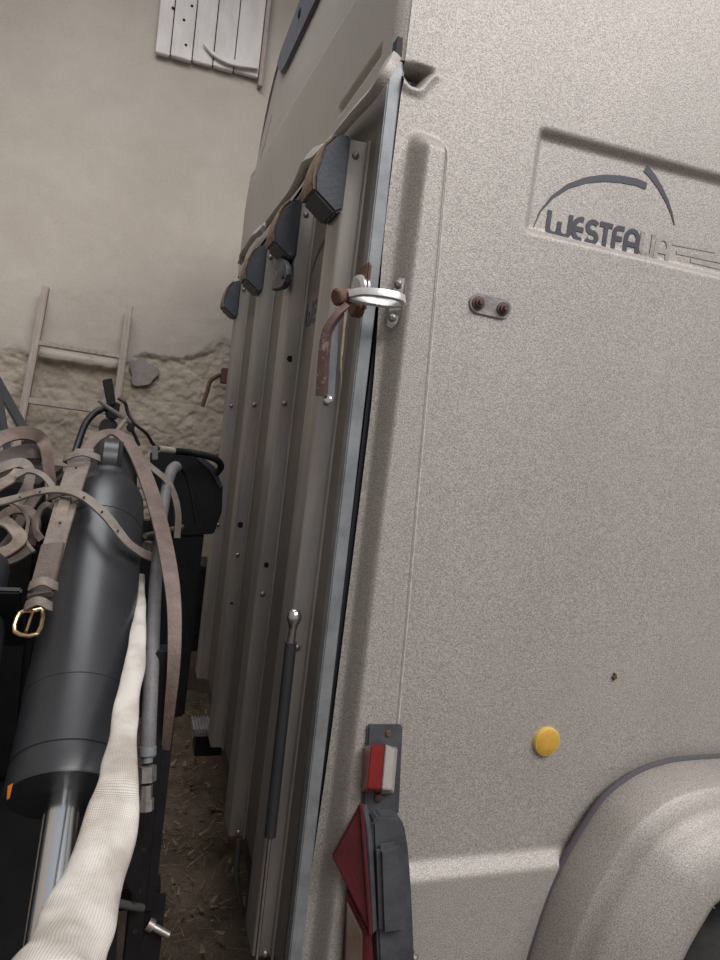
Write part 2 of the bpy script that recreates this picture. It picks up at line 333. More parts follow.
box('jamb', (L1.x+0.002, WY-0.05, L0.z-0.02), (L1.x+0.022, WY+0.02, L0.z+0.87), M['wood'], win, 0.003)
# straw litter
vs_, fs = [], []
for k in range(900):
    x,y = random.uniform(-0.18,0.12), random.uniform(-0.3,2.3)
    a = random.uniform(0,PI); l = random.uniform(0.015,0.07); wd = random.uniform(0.0008,0.002); zz = random.uniform(-0.02,0.008)
    if k%6 == 0: l = random.uniform(0.015,0.03); wd = l*0.28
    dx,dy = math.cos(a)*l/2, math.sin(a)*l/2; ox,oy = -math.sin(a)*wd, math.cos(a)*wd; t = random.uniform(-0.008,0.008); b = len(vs_)
    vs_ += [(x-dx-ox,y-dy-oy,zz-t),(x+dx-ox*.4,y+dy-oy*.4,zz+t),(x+dx+ox*.4,y+dy+oy*.4,zz+t+0.001),(x-dx+ox,y-dy+oy,zz-t+0.001),(x,y,zz-0.003)]
    fs += [(b,b+1,b+2,b+3),(b+1,b,b+4),(b+2,b+1,b+4),(b+3,b+2,b+4),(b,b+3,b+4)]
lit = mesh('straw_litter', vs_, fs, M['straw']); tag(lit, 'scattered dry straw and leaves on the earth floor', 'straw', None, 'stuff')

# ================================================================== LADDER
lad = empty('ladder', (-0.62,WY-0.06,0.0), 'weathered wooden ladder leaning against the plaster wall', 'ladder')
TL = aty(46,287,WY-0.07); TR = aty(130,305,WY-0.07); BL = aty(21,425,WY-0.13); BR = aty(112,440,WY-0.13)
def beam(name, A, B, wx, wy, m, parent, bev=0.004):
    A = Vector(A); B = Vector(B); d = (B-A).normalized(); u = Vector((1,0,0)) if abs(d.x) < 0.9 else Vector((0,0,1)); u = (u-d*u.dot(d)).normalized(); v = d.cross(u)
    return prism(name, [A+u*wx*a+v*wy*b for a,b in ((-.5,-.5),(.5,-.5),(.5,.5),(-.5,.5))], B-A, m, parent, bev)
def ext_floor(A, B): 
    d = B-A; t = (0.0-A.z)/d.z; return A+d*t
BL0 = ext_floor(TL,BL); BR0 = ext_floor(TR,BR)
beam('rail', BL0, TL, 0.030, 0.045, M['wood'], lad); beam('rail', BR0, TR, 0.030, 0.045, M['wood'], lad)
def onl(A,B,z): return A+(B-A)*((z-A.z)/(B.z-A.z))
z1 = aty(80,350,WY-0.09).z; z2 = aty(75,407,WY-0.12).z
for k in range(7):
    z = z1-(z1-z2)*k
    if z < 0.15: break
    beam('rung', onl(BL0,TL,z+0.004), onl(BR0,TR,z-0.004), 0.032 if k else 0.026, 0.026, M['wood'], lad, 0.006)

# ================================================================== HORSE TRAILER
tr = empty('horse_trailer', (1.4,0.85,0.0), 'sand grey horse trailer with ribbed rear ramp and grained side panel', 'trailer')
SY = -0.02; PY = -0.055; YF = 1.745; ZT = 2.27; RC = 0.40; X1 = 3.2
# ---- near side panel as relief: pillar, logo recess, corner pocket, sill step
gx = np.concatenate([np.arange(0.026,1.10,0.0036), np.linspace(1.10,X1,12)]); gz = np.concatenate([np.arange(0.36,ZT,0.0036),[ZT]])
X,Z = np.meshgrid(gx,gz,indexing='ij')
X = X+(0.006*(1-sst(1.45,1.78,Z))*sst(0.6,0.95,Z)-0.008*sst(1.40,1.72,Z))*(1-np.clip((X-0.026)/0.03,0,1))
xr = np.interp(Z,[0.5,0.93,1.85],[0.160,0.134,0.093]); xl = 0.043-0.003*sst(0.9,1.8,Z)
hp = np.clip((X-xl)/0.0165,0,1)*np.sqrt(np.clip(1-np.clip((X-xr+0.012)/0.014,0,1)**2,0,1))*(1-sst(1.835,1.872,Z+0.10*np.maximum(0,X-0.06)))
hp = np.where(Z < 0.30, 0, hp)
h = 0.040*hp
lt = aty(538,125,SY); lb = aty(525,232,SY)
rp = [(lt.x+0.003,lt.z),(lb.x-0.001,lb.z),(1.9,1.775),(1.9,1.985)]
sd = sd_poly(X,Z,[(p[0]+(0.012 if i<2 else -0.012),p[1]+(-0.012 if i in (0,3) else 0.012)) for i,p in enumerate(rp)])-0.012
h = h-0.013*(1-sst(-0.014,0.001,sd))
tri = [tuple((aty(a,b,SY).x,aty(a,b,SY).z)) for a,b in ((401,62),(420,64),(436,70),(428,76),(418,88),(410,86),(403,76))]
sdt = sd_poly(X,Z,tri)
h = h-0.055*(1-sst(-0.010,0.001,sdt))+0.006*np.exp(-((sdt-0.006)/0.005)**2)*(Z < 1.955)
h = h+0.022*(1-sst(0.668,0.698,Z))*sst(0.135,0.15,X)
h = h+0.0012*(fbm(X,Z,4,71)-0.5)*(sd > 0.0)*sst(0,0.02,sd)
P = np.stack([X,SY-h,Z],-1)
side = grid('side_panel', P, M['body'], tr, flip=True)
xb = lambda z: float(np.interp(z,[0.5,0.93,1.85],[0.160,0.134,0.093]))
tube('pillar_highlight_bead', [(xb(z)-0.004,SY-0.0385,z) for z in (0.72,0.93,1.2,1.5,1.80)]+[(xb(1.84)-0.008,SY-0.036,1.842)], 0.0016, M['bead'], tr, 8, 6)  # thin pale bead added to draw the bright highlight along the pillar edge
# ---- shell: roof, far side, front
def outline(inset=0.0, n=14):
    pts_ = [(SY+inset,0.36),(SY+inset,ZT)]
    r = RC-inset
    for k in range(1,n+1): a = PI/2*k/n; pts_.append((SY+RC-r*math.cos(a), ZT+r*math.sin(a)))
    pts_.append((0.84,ZT+RC-inset+0.015))
    for k in range(n+1): a = PI/2*(1-k/n); pts_.append((YF-RC+r*math.cos(a), ZT+r*math.sin(a)))
    pts_.append((YF-inset,0.36)); return pts_
o0 = outline(); n0 = len(o0); 
vs_, fs = [], []
for xx,ins in ((0.026,0.0),(0.6,0.0),(X1-0.2,0.0),(X1-0.06,0.03),(X1,0.12)):
    for (y,z) in outline(ins): vs_.append((xx,y,z))
for i in range(4):
    for j in range(1,n0-1): fs.append((i*n0+j,(i+1)*n0+j,(i+1)*n0+j+1,i*n0+j+1))
for j in range(0,1): fs += [(2*n0,3*n0,3*n0+1,2*n0+1),(3*n0,4*n0,4*n0+1,3*n0+1)]
fs.append(tuple(4*n0+j for j in range(n0)))
mesh('roof_shell', vs_, fs, M['body'], tr, True)
box('load_floor', (0.05,0.0,0.40), (X1-0.05,YF-0.02,0.46), M['chassis'], tr)
# ---- hood above the ramp: relief grid with rounded outline
HZ0 = 1.965; nz = 200; ny = 340; ztop = ZT+RC+0.015
zz = np.concatenate([np.linspace(HZ0,ZT,90)[:-1], ZT+RC*np.sin(np.linspace(0,PI/2*0.985,110))])
nz = len(zz)
inl = np.array([SY+RC-math.sqrt(max(0,RC**2-(max(z,ZT)-ZT)**2)) for z in zz]); inr = SY+YF-inl
U = np.linspace(0,1,ny)
Yh = inl[None,:]*(1-U[:,None])+inr[None,:]*U[:,None]; Zh = np.repeat(zz[None,:],ny,0)
edge_d = np.minimum(Yh-inl[None,:], inr[None,:]-Yh)
edge_top = (ZT+RC)-Zh
dd = np.minimum(edge_d, edge_top*1.0)
fil = 0.026
xh = np.where(dd < fil, fil-np.sqrt(np.maximum(0,fil**2-(fil-dd)**2)), 0.0)
crease = 2.18+0.105*Yh
xh = xh + 0.012*sst(0,0.012,Zh-crease) + 0.02*sst(0.15,0.55,Zh-2.05)
# channel close to the far edge
sd = sd_poly(Yh,Zh,[(1.43,2.49),(1.47,2.50),(1.66,2.33),(1.62,2.31)]); xh = xh+0.012*(1-sst(-0.02,0.0,sd))
# dark groove above the lip
sd = sd_poly(Yh,Zh,[(0.05,2.000),(0.30,2.006),(0.30,2.028),(0.05,2.020)]); xh = xh+0.010*(1-sst(-0.010,0.003,sd))
grid('rear_hood', np.stack([xh,Yh,Zh],-1), M['body'], tr, flip=False)
# dark panel along the top of the hood
tp = [(0.42,2.515),(0.80,2.505),(1.20,2.535),(1.285,2.552),(1.36,2.60),(1.40,2.640),(1.345,2.655),(1.2,2.658),(0.42,2.658)]
rt = prism('roof_panel', [Vector((0.040,a,b)) for a,b in tp], (-0.022,0,0), M['dark_trim'], tr, 0.005)
lathe('panel_screw', (0.019,1.02,2.60), (0.012,1.02,2.60), [(0,0.014),(0.004,0.014),(0.006,0.009)], M['hole'], rt, 12)
# lip over the ramp
lp = [(391,63,-.012),(386,74,-.022),(378,88,-.026),(360,108,-.026),(345,126,-.022),(334,140,-.022),(322,152,-.045),(310,158,-.048),(305,168,-.030),(296,186,-.024),(283,203,-.024),(270,220,-.026),(263,229,-.04),(256,234,-.04),(250,243,-.026),(244,252,-.024),(241,262,-.026)]
lps = [atx(a,b,c) for a,b,c in lp]
ribbon('hood_lip', lps, 0.032, 0.014, [(-0.85,0,0.5)]*len(lps), M['body'], tr, 8)
# corner seal dark slot at the top of the galvanised edge
prism('corner_seal', [aty(398,36,SY-0.004),aty(403,38,SY-0.004),aty(402,56,SY-0.004),aty(395,59,SY-0.004)], (0,0.02,0), M['blackgap'], tr)
# ---- ramp
ramp = box('ramp', (0.0,-0.012,0.50), (0.022,1.62,1.955), M['ramp'], tr, 0.002)
# galvanised near edge profile
ga = [atx(391,64,0.0),atx(338,500,0.0),atx(290,965,0.0)]
gal = prism('edge_profile', [(-0.003,-0.030,0.46),(0.018,-0.030,0.46),(0.018,0.012,1.972),(-0.003,0.012,1.972)], (0,-0.026,0), M['galv'], ramp, 0.002)
prism('edge_profile', [(-0.004,1.62,0.46),(0.027,1.62,0.46),(0.027,1.62,1.972),(-0.004,1.62,1.972)], (0,0.024,0), M['galv'], ramp, 0.002)
prism('seal_strip', [(0.026,-0.012,0.46),(0.034,-0.012,0.46),(0.034,-0.012,1.94),(0.026,-0.012,1.94)], (0,0.02,0), M['blackgap'], ramp)
prism('rear_frame', [(0.032,0.004,0.40),(0.075,0.004,0.40),(0.075,0.004,1.95),(0.032,0.004,1.95)], (0,0.05,0), M['blackgap'], tr)
# ribs: folded hat profile (near face at y = 0 of the profile)
def rib_mesh():
    p = 0.034; wv = 0.085; z0,z1_ = 0.487,1.868; r = 0.006
    sec = [(0.001,-0.014),(-0.003,-0.013),(-0.004,-0.002)]
    sec += [(-p+r,0.0)]+[(-p+r-r*math.sin(a), r-r*math.cos(a)) for a in (0.5,1.0)]+[(-p,r),(-p,wv-r),(-p+r,wv),(-0.004,wv+0.002),(-0.003,wv+0.014),(0.001,wv+0.014)]
    vs_ = [(x,y,z0) for x,y in sec]+[(x,y,z1_) for x,y in sec]; n = len(sec)
    fs = [(j,(j+1)%n,n+(j+1)%n,n+j) for j in range(n)]+[tuple(range(n))[::-1],tuple(range(n,2*n))]
    return vs_,fs
ribY = [0.062,0.405,0.815,1.32]
rv,rf = rib_mesh()
rib0 = mesh('rib', [(x,y+ribY[0],z) for x,y,z in rv], rf, M['rib'], ramp, True)
for y in ribY[1:]: dup(rib0, ramp, (0,y-ribY[0],0))
def bolt_bm():
    bm = bmesh.new(); bmesh.ops.create_uvsphere(bm, u_segments=12, v_segments=8, radius=0.0062)
    for v in bm.verts: v.co.y *= 0.8
    return bm
b0 = bmo('rivet', bolt_bm(), M['bolt'], None); b0.location = (-0.019,ribY[0]-0.001,1.45); 
b0.parent = ramp; b0.matrix_parent_inverse = Matrix.Identity(4)
def bolt(x,y,z,parent=ramp):
    c = b0.copy(); COL.objects.link(c); c.parent = parent; c.location = (x,y,z); return c
for y in ribY:
    for z in (1.845,1.036): bolt(-0.019,y-0.001,z)
for y in ribY[1:]: bolt(-0.019,y-0.001,1.45)
def hole(x,y,z,r,parent):
    return lathe('hole', (x,y-0.0012,z), (x,y+0.002,z), [(0,r),(0.002,r)], M['hole'], parent, 14)
hole(-0.02,0.815,1.12,0.0085,ramp); hole(-0.018,0.405,1.545,0.007,ramp); hole(-0.018,0.405,1.10,0.006,ramp); hole(-0.02,0.815,0.90,0.004,ramp)
# rubber caps on the rib tops: blunt wedge, frayed front edge
def cap(y, px_bottom_dx=0):
    z1_ = 1.872
    prof = [(-0.030,z1_),(-0.052,z1_-0.002),(-0.072,z1_-0.028),(-0.082,z1_-0.072),(-0.080,z1_-0.097),(-0.042,z1_-0.124),(-0.030,z1_-0.116)]
    poly = [Vector((x,y-0.004,z)) for x,z in prof]
    c = prism('rubber_cap', poly, (0,0.08,0), M['rubber_worn'], ramp, 0.004)
    fr = ribbon('frayed_edge', [(-0.056,y+0.036,z1_-0.005),(-0.073,y+0.036,z1_-0.029),(-0.0825,y+0.036,z1_-0.072),(-0.0805,y+0.036,z1_-0.094)], 0.078, 0.005, (-1,0,0.1), M['frayed'], c, 6)
    return c
cap(ribY[0]); 
for y in ribY[1:]: cap(y)
# second folded rubber under the second cap
ribbon('rubber_flap', [atx(276,262,-0.05),atx(284,268,-0.055),atx(287,280,-0.05),atx(276,284,-0.055)], 0.03, 0.012, (-1,0,0.2), M['rubber'], ramp, 6)
# folded lower frame edges and hinge links
for y in (0.02,0.36):
    l = tube('hinge_link', [(-0.018,y+0.006,0.505),(-0.016,y-0.01,0.43),(0.0,y-0.02,0.36)], 0.0055, M['chassis'], ramp, 8, 3)
    bolt(-0.019,y+0.012,0.515)
box('sill_beam', (0.03,0.0,0.36), (0.09,1.68,0.47), M['chassis'], tr, 0.004)
# ramp inner side flange (small channel at near rib foot)
# gas strut
st = empty('gas_strut_holder', (0,0,0), None, None); COL.objects.unlink(st); bpy.data.objects.remove(st)
GX = -0.042
s0 = atx(294,620,GX); s1 = atx(291,642,GX); s2 = atx(270,836,GX); s3 = atx(256,965,GX)
strut = tube('gas_strut', [s1,s2], 0.0095, M['paintblack'], tr, 18, 1)
lathe('ball_socket', s0+(s0-s1)*0.5, s1, [(0,0.003),(0.003,0.008),(0.010,0.0115),(0.018,0.0115),(0.026,0.008),(0.034,0.0065),(0.05,0.0065),((s0+(s0-s1)*0.5-s1).length,0.0065)], M['chrome'], strut, 20)
tube('piston_rod', [s2,s3], 0.0036, M['chrome'], strut, 12, 1)
tube('ball_stud', [s0+Vector((0.002,0,0)), Vector((GX+0.012,0.055,s0.z))], 0.005, M['bolt'], strut, 10, 1)
# step plate near the foot of the third rib, ribbed
stp = box('step_plate', (-0.062,1.02,0.418), (0.03,1.12,0.436), M['stepmetal'], tr, 0.003)
for k in range(9): box('tread_rib', (-0.062+0.0095*k,1.022,0.436), (-0.0575+0.0095*k,1.118,0.442), M['stepmetal'], stp)
box('step_bracket', (-0.050,1.03,0.35), (0.06,1.11,0.418), M['blackmatt'], stp, 0.003)
# far lamp housing
fl = prism('lamp_housing', [(-0.035,1.70,0.80),(0.06,1.70,0.80),(0.06,1.70,0.45),(-0.035,1.70,0.45),(-0.045,1.70,0.55)], (0,0.085,0), M['blackmatt'], tr, 0.006)
for k in range(8): box('tread_rib', (-0.032+0.011*k,1.703,0.798), (-0.026+0.011*k,1.782,0.806), M['rubber'], fl)

# ---- latch
lat = box('latch', (-0.012,-0.052,1.585), (-0.004,-0.0,1.655), M['rust'], tr, 0.003)    # rusty back plate on the ramp edge
pv0 = aty(345,297,-0.055); 
lathe('pivot_knob', aty(335,297,-0.06), aty(352,296,-0.05), [(0,0.010),(0.002,0.0125),(0.012,0.0125),(0.014,0.010),(0.022,0.010),(0.0245,0.012)], M['rust'], lat, 18)
lathe('pivot_disc', aty(356,288,-0.035), aty(369,288,-0.030), [(0,0.014),(0.004,0.019),(0.014,0.019),(0.016,0.015)], M['alu'], lat, 24)
lathe('pivot_disc', aty(352,306,-0.035), aty(366,308,-0.030), [(0,0.012),(0.004,0.016),(0.014,0.016),(0.016,0.012)], M['rust'], lat, 24)
loop = [aty(a,b,c) for a,b,c in ((350,294,-.066),(362,292,-.078),(380,293,-.090),(396,296,-.092),(403,299,-.085),(402,303,-.076),(390,304,-.070),(375,302,-.066),(358,299,-.062),(350,297,-.060),(350,294,-.066))]
ribbon('hasp_loop', loop[:5], 0.011, 0.008, [(0,-1,0.2)]*5, M['alu'], lat, 8)
ribbon('hasp_loop', loop[4:10], 0.012, 0.006, [(0,-1,0.5)]*6, M['alu'], lat, 8)
kp = ribbon('keeper_plate', [aty(402,279,-.042),aty(399,290,-.046),aty(396,304,-.046),aty(393,320,-.046),aty(390,327,-.042)], 0.017, 0.005, (-0.6,-1,0), M['chrome'], tr, 6, [0.010,0.015,0.019,0.016,0.010])
for a,b in ((398,284),(392,318)):
    lathe('rivet', aty(a,b,-.046), aty(a,b,-.054), [(0,0.006),(0.005,0.006),(0.008,0.003)], M['bolt'], kp, 12)
ha = [aty(347,307,-.062),aty(337,316,-.066),aty(328,330,-.066),aty(325,345,-.066),aty(323,370,-.066),aty(321.5,396,-.066)]
hd = ribbon('handle', ha, 0.012, 0.014, (-0.7,-1,0), M['handle'], lat, 8, [0.010,0.010,0.011,0.013,0.014,0.014])
ribbon('handle_blade', [aty(336,318,-.060),aty(333,345,-.060),aty(331,370,-.060),aty(329,399,-.060)], 0.016, 0.004, (-0.3,-1,0), M['galv'], lat, 6, [0.006,0.014,0.015,0.015])
lathe('end_bolt', aty(328,400,-.066), aty(328,400,-.052), [(0,0.004),(0.002,0.0065),(0.012,0.0065)], M['chrome'], lat, 14)
for k,(pp) in enumerate(([(347,310,-.07),(344,330,-.072),(342,352,-.074),(339,372,-.074)],[(345,312,-.072),(343,335,-.075),(341,360,-.076),(341,386,-.076)])):
    s_ = tube('straw_stalk', [aty(*q) for q in pp], [0.0014,0.0018,0.0016,0.0006], M['straw'], None, 6, 5)
    tag(s_, ['dry straw stalk hanging over the latch handle, the shorter of two','thin dry straw stalk trailing below the latch, longer of two'][k], 'straw stalk', 'straw stalks on the latch')
# far latch, rusty
fl2 = box('far_latch', (-0.03,1.64,1.54), (0.0,1.68,1.60), M['rust'], tr, 0.003)
tube('handle', [(-0.03,1.66,1.575),(-0.065,1.665,1.545),(-0.075,1.665,1.50),(-0.088,1.665,1.44)], 0.008, M['rust'], fl2, 8, 5)

# ---- logo lettering in rounded strokes
def stroke(name, pts2, wd, org, ux, uz, nrm, m, parent, th=0.0003, widths=None, sub=None):
    P = [org+ux*a+uz*b for a,b in pts2]
    ws = widths or [wd]*len(P); vs_, fs = [], []
    n = len(P); 
    for i in range(n):
        t = (P[min(i+1,n-1)]-P[max(i-1,0)]).normalized(); b = nrm.cross(t).normalized()*ws[i]/2
        vs_ += [P[i]-b, P[i]+b, P[i]-b+nrm*th, P[i]+b+nrm*th]
    for i in range(n-1):
        a = 4*i; c = 4*(i+1); fs += [(a+2,a+3,c+3,c+2),(a,c,c+1,a+1),(a,a+2,c+2,c),(a+1,c+1,c+3,a+3)]
    fs += [(0,1,3,2),(4*(n-1),4*(n-1)+2,4*(n-1)+3,4*(n-1)+1)]
    return vs_, fs
def arcp(cx_,cy_,rx,ry,a0,a1,n=10): return [(cx_+rx*math.cos(math.radians(a0+(a1-a0)*k/n)), cy_+ry*math.sin(math.radians(a0+(a1-a0)*k/n))) for k in range(n+1)]
GL = { # unit: height 1; list of strokes, advance
 'W': ([[(0.06,1),(0.06,0.3)]+arcp(0.30,0.30,0.24,0.24,180,360,8)+[(0.54,0.62)], [(0.54,0.62),(0.54,0.3)]+arcp(0.78,0.30,0.24,0.24,180,360,8)+[(1.02,1)]], 1.12),
 'E': ([arcp(0.40,0.5,0.34,0.43,75,285,14), [(0.06,0.5),(0.52,0.5)]], 0.62),
 'S': ([arcp(0.32,0.70,0.24,0.23,35,250,10)+arcp(0.28,0.28,0.26,0.22,70,-150,10)], 0.62),
 'T': ([[(0.0,0.93),(0.60,0.93)],[(0.30,0.93),(0.30,0.0)]], 0.64),
 'F': ([[(0.52,0.93)]+arcp(0.30,0.70,0.22,0.23,90,180,6)+[(0.08,0.0)],[(0.08,0.48),(0.46,0.48)]], 0.58),
 'A': ([[(0.07,0.0),(0.07,0.55)]+arcp(0.36,0.58,0.29,0.36,180,0,10)+[(0.65,0.0)],[(0.07,0.36),(0.65,0.36)]], 0.76),
 'L': ([[(0.08,1.0),(0.08,0.3)]+arcp(0.30,0.28,0.22,0.22,180,270,6)+[(0.46,0.06)]], 0.54),
 'I': ([[(0.08,0.0),(0.08,1.0)]], 0.22)}
def word(txt, org, ux, uz, nrm, height, width, parent, mats):
    tot = sum(GL[c][1] for c in txt); kx = width/tot; x = 0
    for i,c in enumerate(txt):
        vs_, fs = [], []
        for si,s in enumerate(GL[c][0]):
            v,f = stroke('l', [((x+a)*kx, b*height) for a,b in s], height*0.215, org, ux, uz, nrm, None, None, th=0.0003+0.0002*si+0.00004*i); b_ = len(vs_); vs_ += v; fs += [tuple(q+b_ for q in ff) for ff in f]
        mesh('letter', vs_, fs, mats[i], parent); x += GL[c][1]
RY = SY+0.013
t0 = aty(545,236,RY); t1 = aty(668,263,RY); th_ = aty(549,212,RY).z-t0.z
ux = (t1-t0); wlen = ux.length; ux.normalize(); uz = Vector((0,0,1)); nrm = Vector((0,-1,0))
t0n = t0+Vector((0,-0.0008,0.003))
sw0 = [(533,229),(540,213),(552,199),(568,188),(586,182),(604,180),(620,181),(636,184),(646,188)]
v_,f_ = stroke('sw', [((aty(a,b,RY).x-t0.x), (aty(a,b,RY).z-t0.z)) for a,b in sw0], 0, t0n, Vector((1,0,0)), uz, nrm, None, None, widths=[0.001,0.003,0.0055,0.008,0.010,0.0115,0.012,0.012,0.012])
logo = mesh('logo_swoosh', v_, f_, M['ink'], tr, False)
sw1 = [(645,170),(652,178),(660,190),(667,204),(671,215),(674,227)]
v_,f_ = stroke('sw', [((aty(a,b,RY).x-t0.x), (aty(a,b,RY).z-t0.z)) for a,b in sw1], 0, t0n, Vector((1,0,0)), uz, nrm, None, None, widths=[0.013,0.012,0.0095,0.007,0.004,0.0015])
mesh('swoosh_tail', v_, f_, M['ink'], logo)
word('WESTFALIA', t0n, ux, uz, nrm, th_, wlen, logo, [M['ink']]*6+[M['inkfade'],M['inkfade'],M['inkgone']])
for (a,b,c,d,ww) in ((676,254,728,265,0.006),(690,262,728,271,0.008),(672,246,715,254,0.003)):
    A = aty(a,b,RY); B = aty(c,d,RY); v_,f_ = stroke('s', [(A.x-t0.x,A.z-t0.z),(B.x-t0.x,B.z-t0.z)], ww, t0n, Vector((1,0,0)), uz, nrm, None, None); mesh('worn_stripe', v_, f_, M['inkgone'], logo)
# small logo on the ramp between the first two ribs
lo = Vector((-0.0006,0.375,1.612)); rl = mesh('ramp_logo_swoosh', *stroke('s', arcp(0.10,0.10,0.11,0.06,175,60,10), 0, Vector((-0.0006,0.36,1.61)), Vector((0,-1,0)), uz, Vector((-1,0,0)), None, None, widths=[0.001,0.003,0.006,0.008,0.010,0.011,0.011,0.011,0.010,0.009,0.008]), M['ink'], ramp)
mesh('ramp_logo_swoosh', *stroke('s', arcp(0.10,0.10,0.11,0.06,52,10,8), 0, Vector((-0.0006,0.36,1.62)), Vector((0,-1,0)), uz, Vector((-1,0,0)), None, None, widths=[0.012,0.011,0.009,0.008,0.006,0.005,0.003,0.002,0.001]), M['ink'], ramp)
word('WESTFALIA', lo, Vector((0,-1,0)), uz, Vector((-1,0,0)), 0.045, 0.28, rl, [M['ink']]*9)
# ---- bracket plate with two studs
bp = aty(490,307,SY-0.0005); e = (aty(503,310,SY)-aty(478,303,SY)); 
poly = []
for s_,cen in ((-1,aty(478,303.5,SY-0.001)),(1,aty(502,309,SY-0.001))):
    for k in range(9):
        a = PI/2+PI*k/8 if s_ < 0 else -PI/2+PI*k/8; poly.append(Vector((cen.x+0.016*math.cos(a), SY-0.0005, cen.z+0.016*math.sin(a))))
bpl = prism('stud_plate', poly, (0,-0.003,0), M['stepmetal'], tr, 0.0008)
for a,b in ((478,303),(502.5,309)):
    c = aty(a,b,SY-0.003); lathe('stud', c, c+Vector((0,-0.014,0)), [(0,0.011),(0.003,0.011),(0.0035,0.0075),(0.008,0.0075),(0.0085,0.0045),(0.014,0.004)], M['handle'], bpl, 14)
# ---- round reflector
rc = aty(546,741,SY-0.002)
rr = lathe('round_reflector', rc+Vector((0,0.004,0)), rc+Vector((0,-0.011,0)), [(0,0.0262),(0.008,0.0262),(0.0105,0.0245)], M['amber_rim'], tr, 36)
lathe('lens', rc+Vector((0,-0.0045,0)), rc+Vector((0,-0.012,0)), [(0,0.0232),(0.0025,0.0232),(0.0035,0.0215)], M['amber'], rr, 36)
# ---- mudguard: profile swept along the arch
arch = [(0.436,0.36),(0.448,0.485),(0.470,0.598),(0.494,0.672),(0.526,0.736),(0.561,0.791),(0.600,0.824),(0.641,0.845),(0.686,0.857),(0.733,0.863),(0.832,0.865),(1.0,0.866)]
full = arch+[(2*1.28-x,z) for x,z in arch[::-1]]
A2 = crom([(x,0,z) for x,z in full], 8); A2 = [np.array((c[0],c[2])) for c in A2]
prof = [(0.0,-0.004),(0.010,-0.001),(0.083,-0.010),(0.088,-0.013),(0.092,-0.018),(0.115,-0.024),(0.128,-0.030),(0.137,-0.043),(0.146,-0.054),(0.160,-0.066),(0.172,-0.095),(0.178,-0.130),(0.176,-0.142),(0.166,-0.145)]
Pm = np.zeros((len(A2),len(prof),3))
for i,p in enumerate(A2):
    t = A2[min(i+1,len(A2)-1)]-A2[max(i-1,0)]; t /= np.linalg.norm(t); nn = np.array([-t[1],t[0]])
    for j,(o_,r_) in enumerate(prof): q = p+nn*r_; Pm[i,j] = (q[0], SY-0.012-o_, q[1])
mg = grid('mudguard', Pm, M['body'], tr, flip=True)
sub_ = mg.modifiers.new('thickness','SOLIDIFY'); sub_.thickness = 0.004; sub_.offset = -1
tube('edging', [(p[0]-0.0, SY-0.018, p[1]+0.0) for p in A2[::3]], 0.0055, M['binding'], mg, 8, 4)
# wheels
def wheel(xc, yc):
    wh = lathe('wheel', (xc,yc+0.08,0.315), (xc,yc-0.08,0.315), [(0,0.20),(0.0,0.285),(0.015,0.308),(0.03,0.315),(0.13,0.315),(0.145,0.308),(0.16,0.285),(0.16,0.20)], M['tyre'], tr, 48)
    lathe('rim', (xc,yc-0.05,0.315), (xc,yc-0.082,0.315), [(0,0.19),(0.02,0.195),(0.03,0.20),(0.032,0.19),(0.02,0.15),(0.028,0.06),(0.03,0.05)], M['rim'], wh, 36)
    for k in range(5):
        a = 2*PI*k/5; lathe('wheel_nut', (xc+0.06*math.cos(a),yc-0.085,0.315+0.06*math.sin(a)), (xc+0.06*math.cos(a),yc-0.1,0.315+0.06*math.sin(a)), [(0,0.01),(0.014,0.01),(0.015,0.008)], M['bolt'], wh, 6)
for xc in (0.93,1.63): wheel(xc,-0.12); wheel(xc,1.80)
for xc in (0.93,1.63): tube('axle', [(xc,-0.05,0.315),(xc,1.74,0.315)], 0.03, M['chassis'], tr, 12, 1)
box('chassis_rail', (0.1,0.25,0.315), (3.0,0.31,0.40), M['chassis'], tr, 0.004); box('chassis_rail', (0.1,1.4,0.315), (3.0,1.46,0.40), M['chassis'], tr, 0.004)
# ---- near lamp cluster on the pillar
LP = PY
def q(a,b,dy=0.0): return aty(a,b,LP+dy)
plate = prism('lamp_bracket', [q(366,723,-.002),q(401,723,-.002),q(397,812,-.002),q(360,812,-.002)], (0,-0.010,0), M['lampgrey'], tr, 0.003)
c = q(388,733,-.012); lathe('screw', c, c+Vector((0,-0.003,0)), [(0,0.005),(0.003,0.004)], M['rust'], plate, 10)
# marker lamp: red half and white half, faceted
def wedge(name, base, top, m, parent, bev=0.0015):
    bm = bmesh.new(); b = [bm.verts.new(p) for p in base]; t = [bm.verts.new(p) for p in top]; n = len(b)
    bm.faces.new(b); bm.faces.new(t[::-1])
    for i in range(n): bm.faces.new((b[i],t[i],t[(i+1)%n],b[(i+1)%n]))
    bmesh.ops.recalc_face_normals(bm, faces=bm.faces)
    if bev: bmesh.ops.bevel(bm, geom=list(bm.edges), offset=bev, segments=2, affect='EDGES')
    return bmo(name, bm, m, parent)
ml = wedge('marker_lamp', [q(364,745,-.010),q(383,744,-.010),q(379,794,-.010),q(361,793,-.010)], [q(371,746,-.046),q(385,744,-.046),q(381,789,-.046),q(367,788,-.046)], M['redlens'], plate)
wedge('white_lens', [q(383.6,744,-.010),q(398,748,-.010),q(394,794,-.010),q(379.6,794,-.010)], [q(385.6,744,-.046),q(394,750,-.046),q(391,790,-.046),q(381.6,789,-.046)], M['whitelens'], plate)
c = q(378,797,-.012); lathe('screw', c, c+Vector((0,-0.006,0)), [(0,0.007),(0.004,0.007),(0.006,0.004)], M['handle'], plate, 12)
hp_ = [(366,812),(373,806),(392,806),(398,815),(402,840),(405,880),(407,925),(409,978),(374,978),(369,880)]
hou = prism('lamp_housing', [q(*p,-.004) for p in hp_], (0,-0.030,0), M['lampgrey'], tr, 0.004)
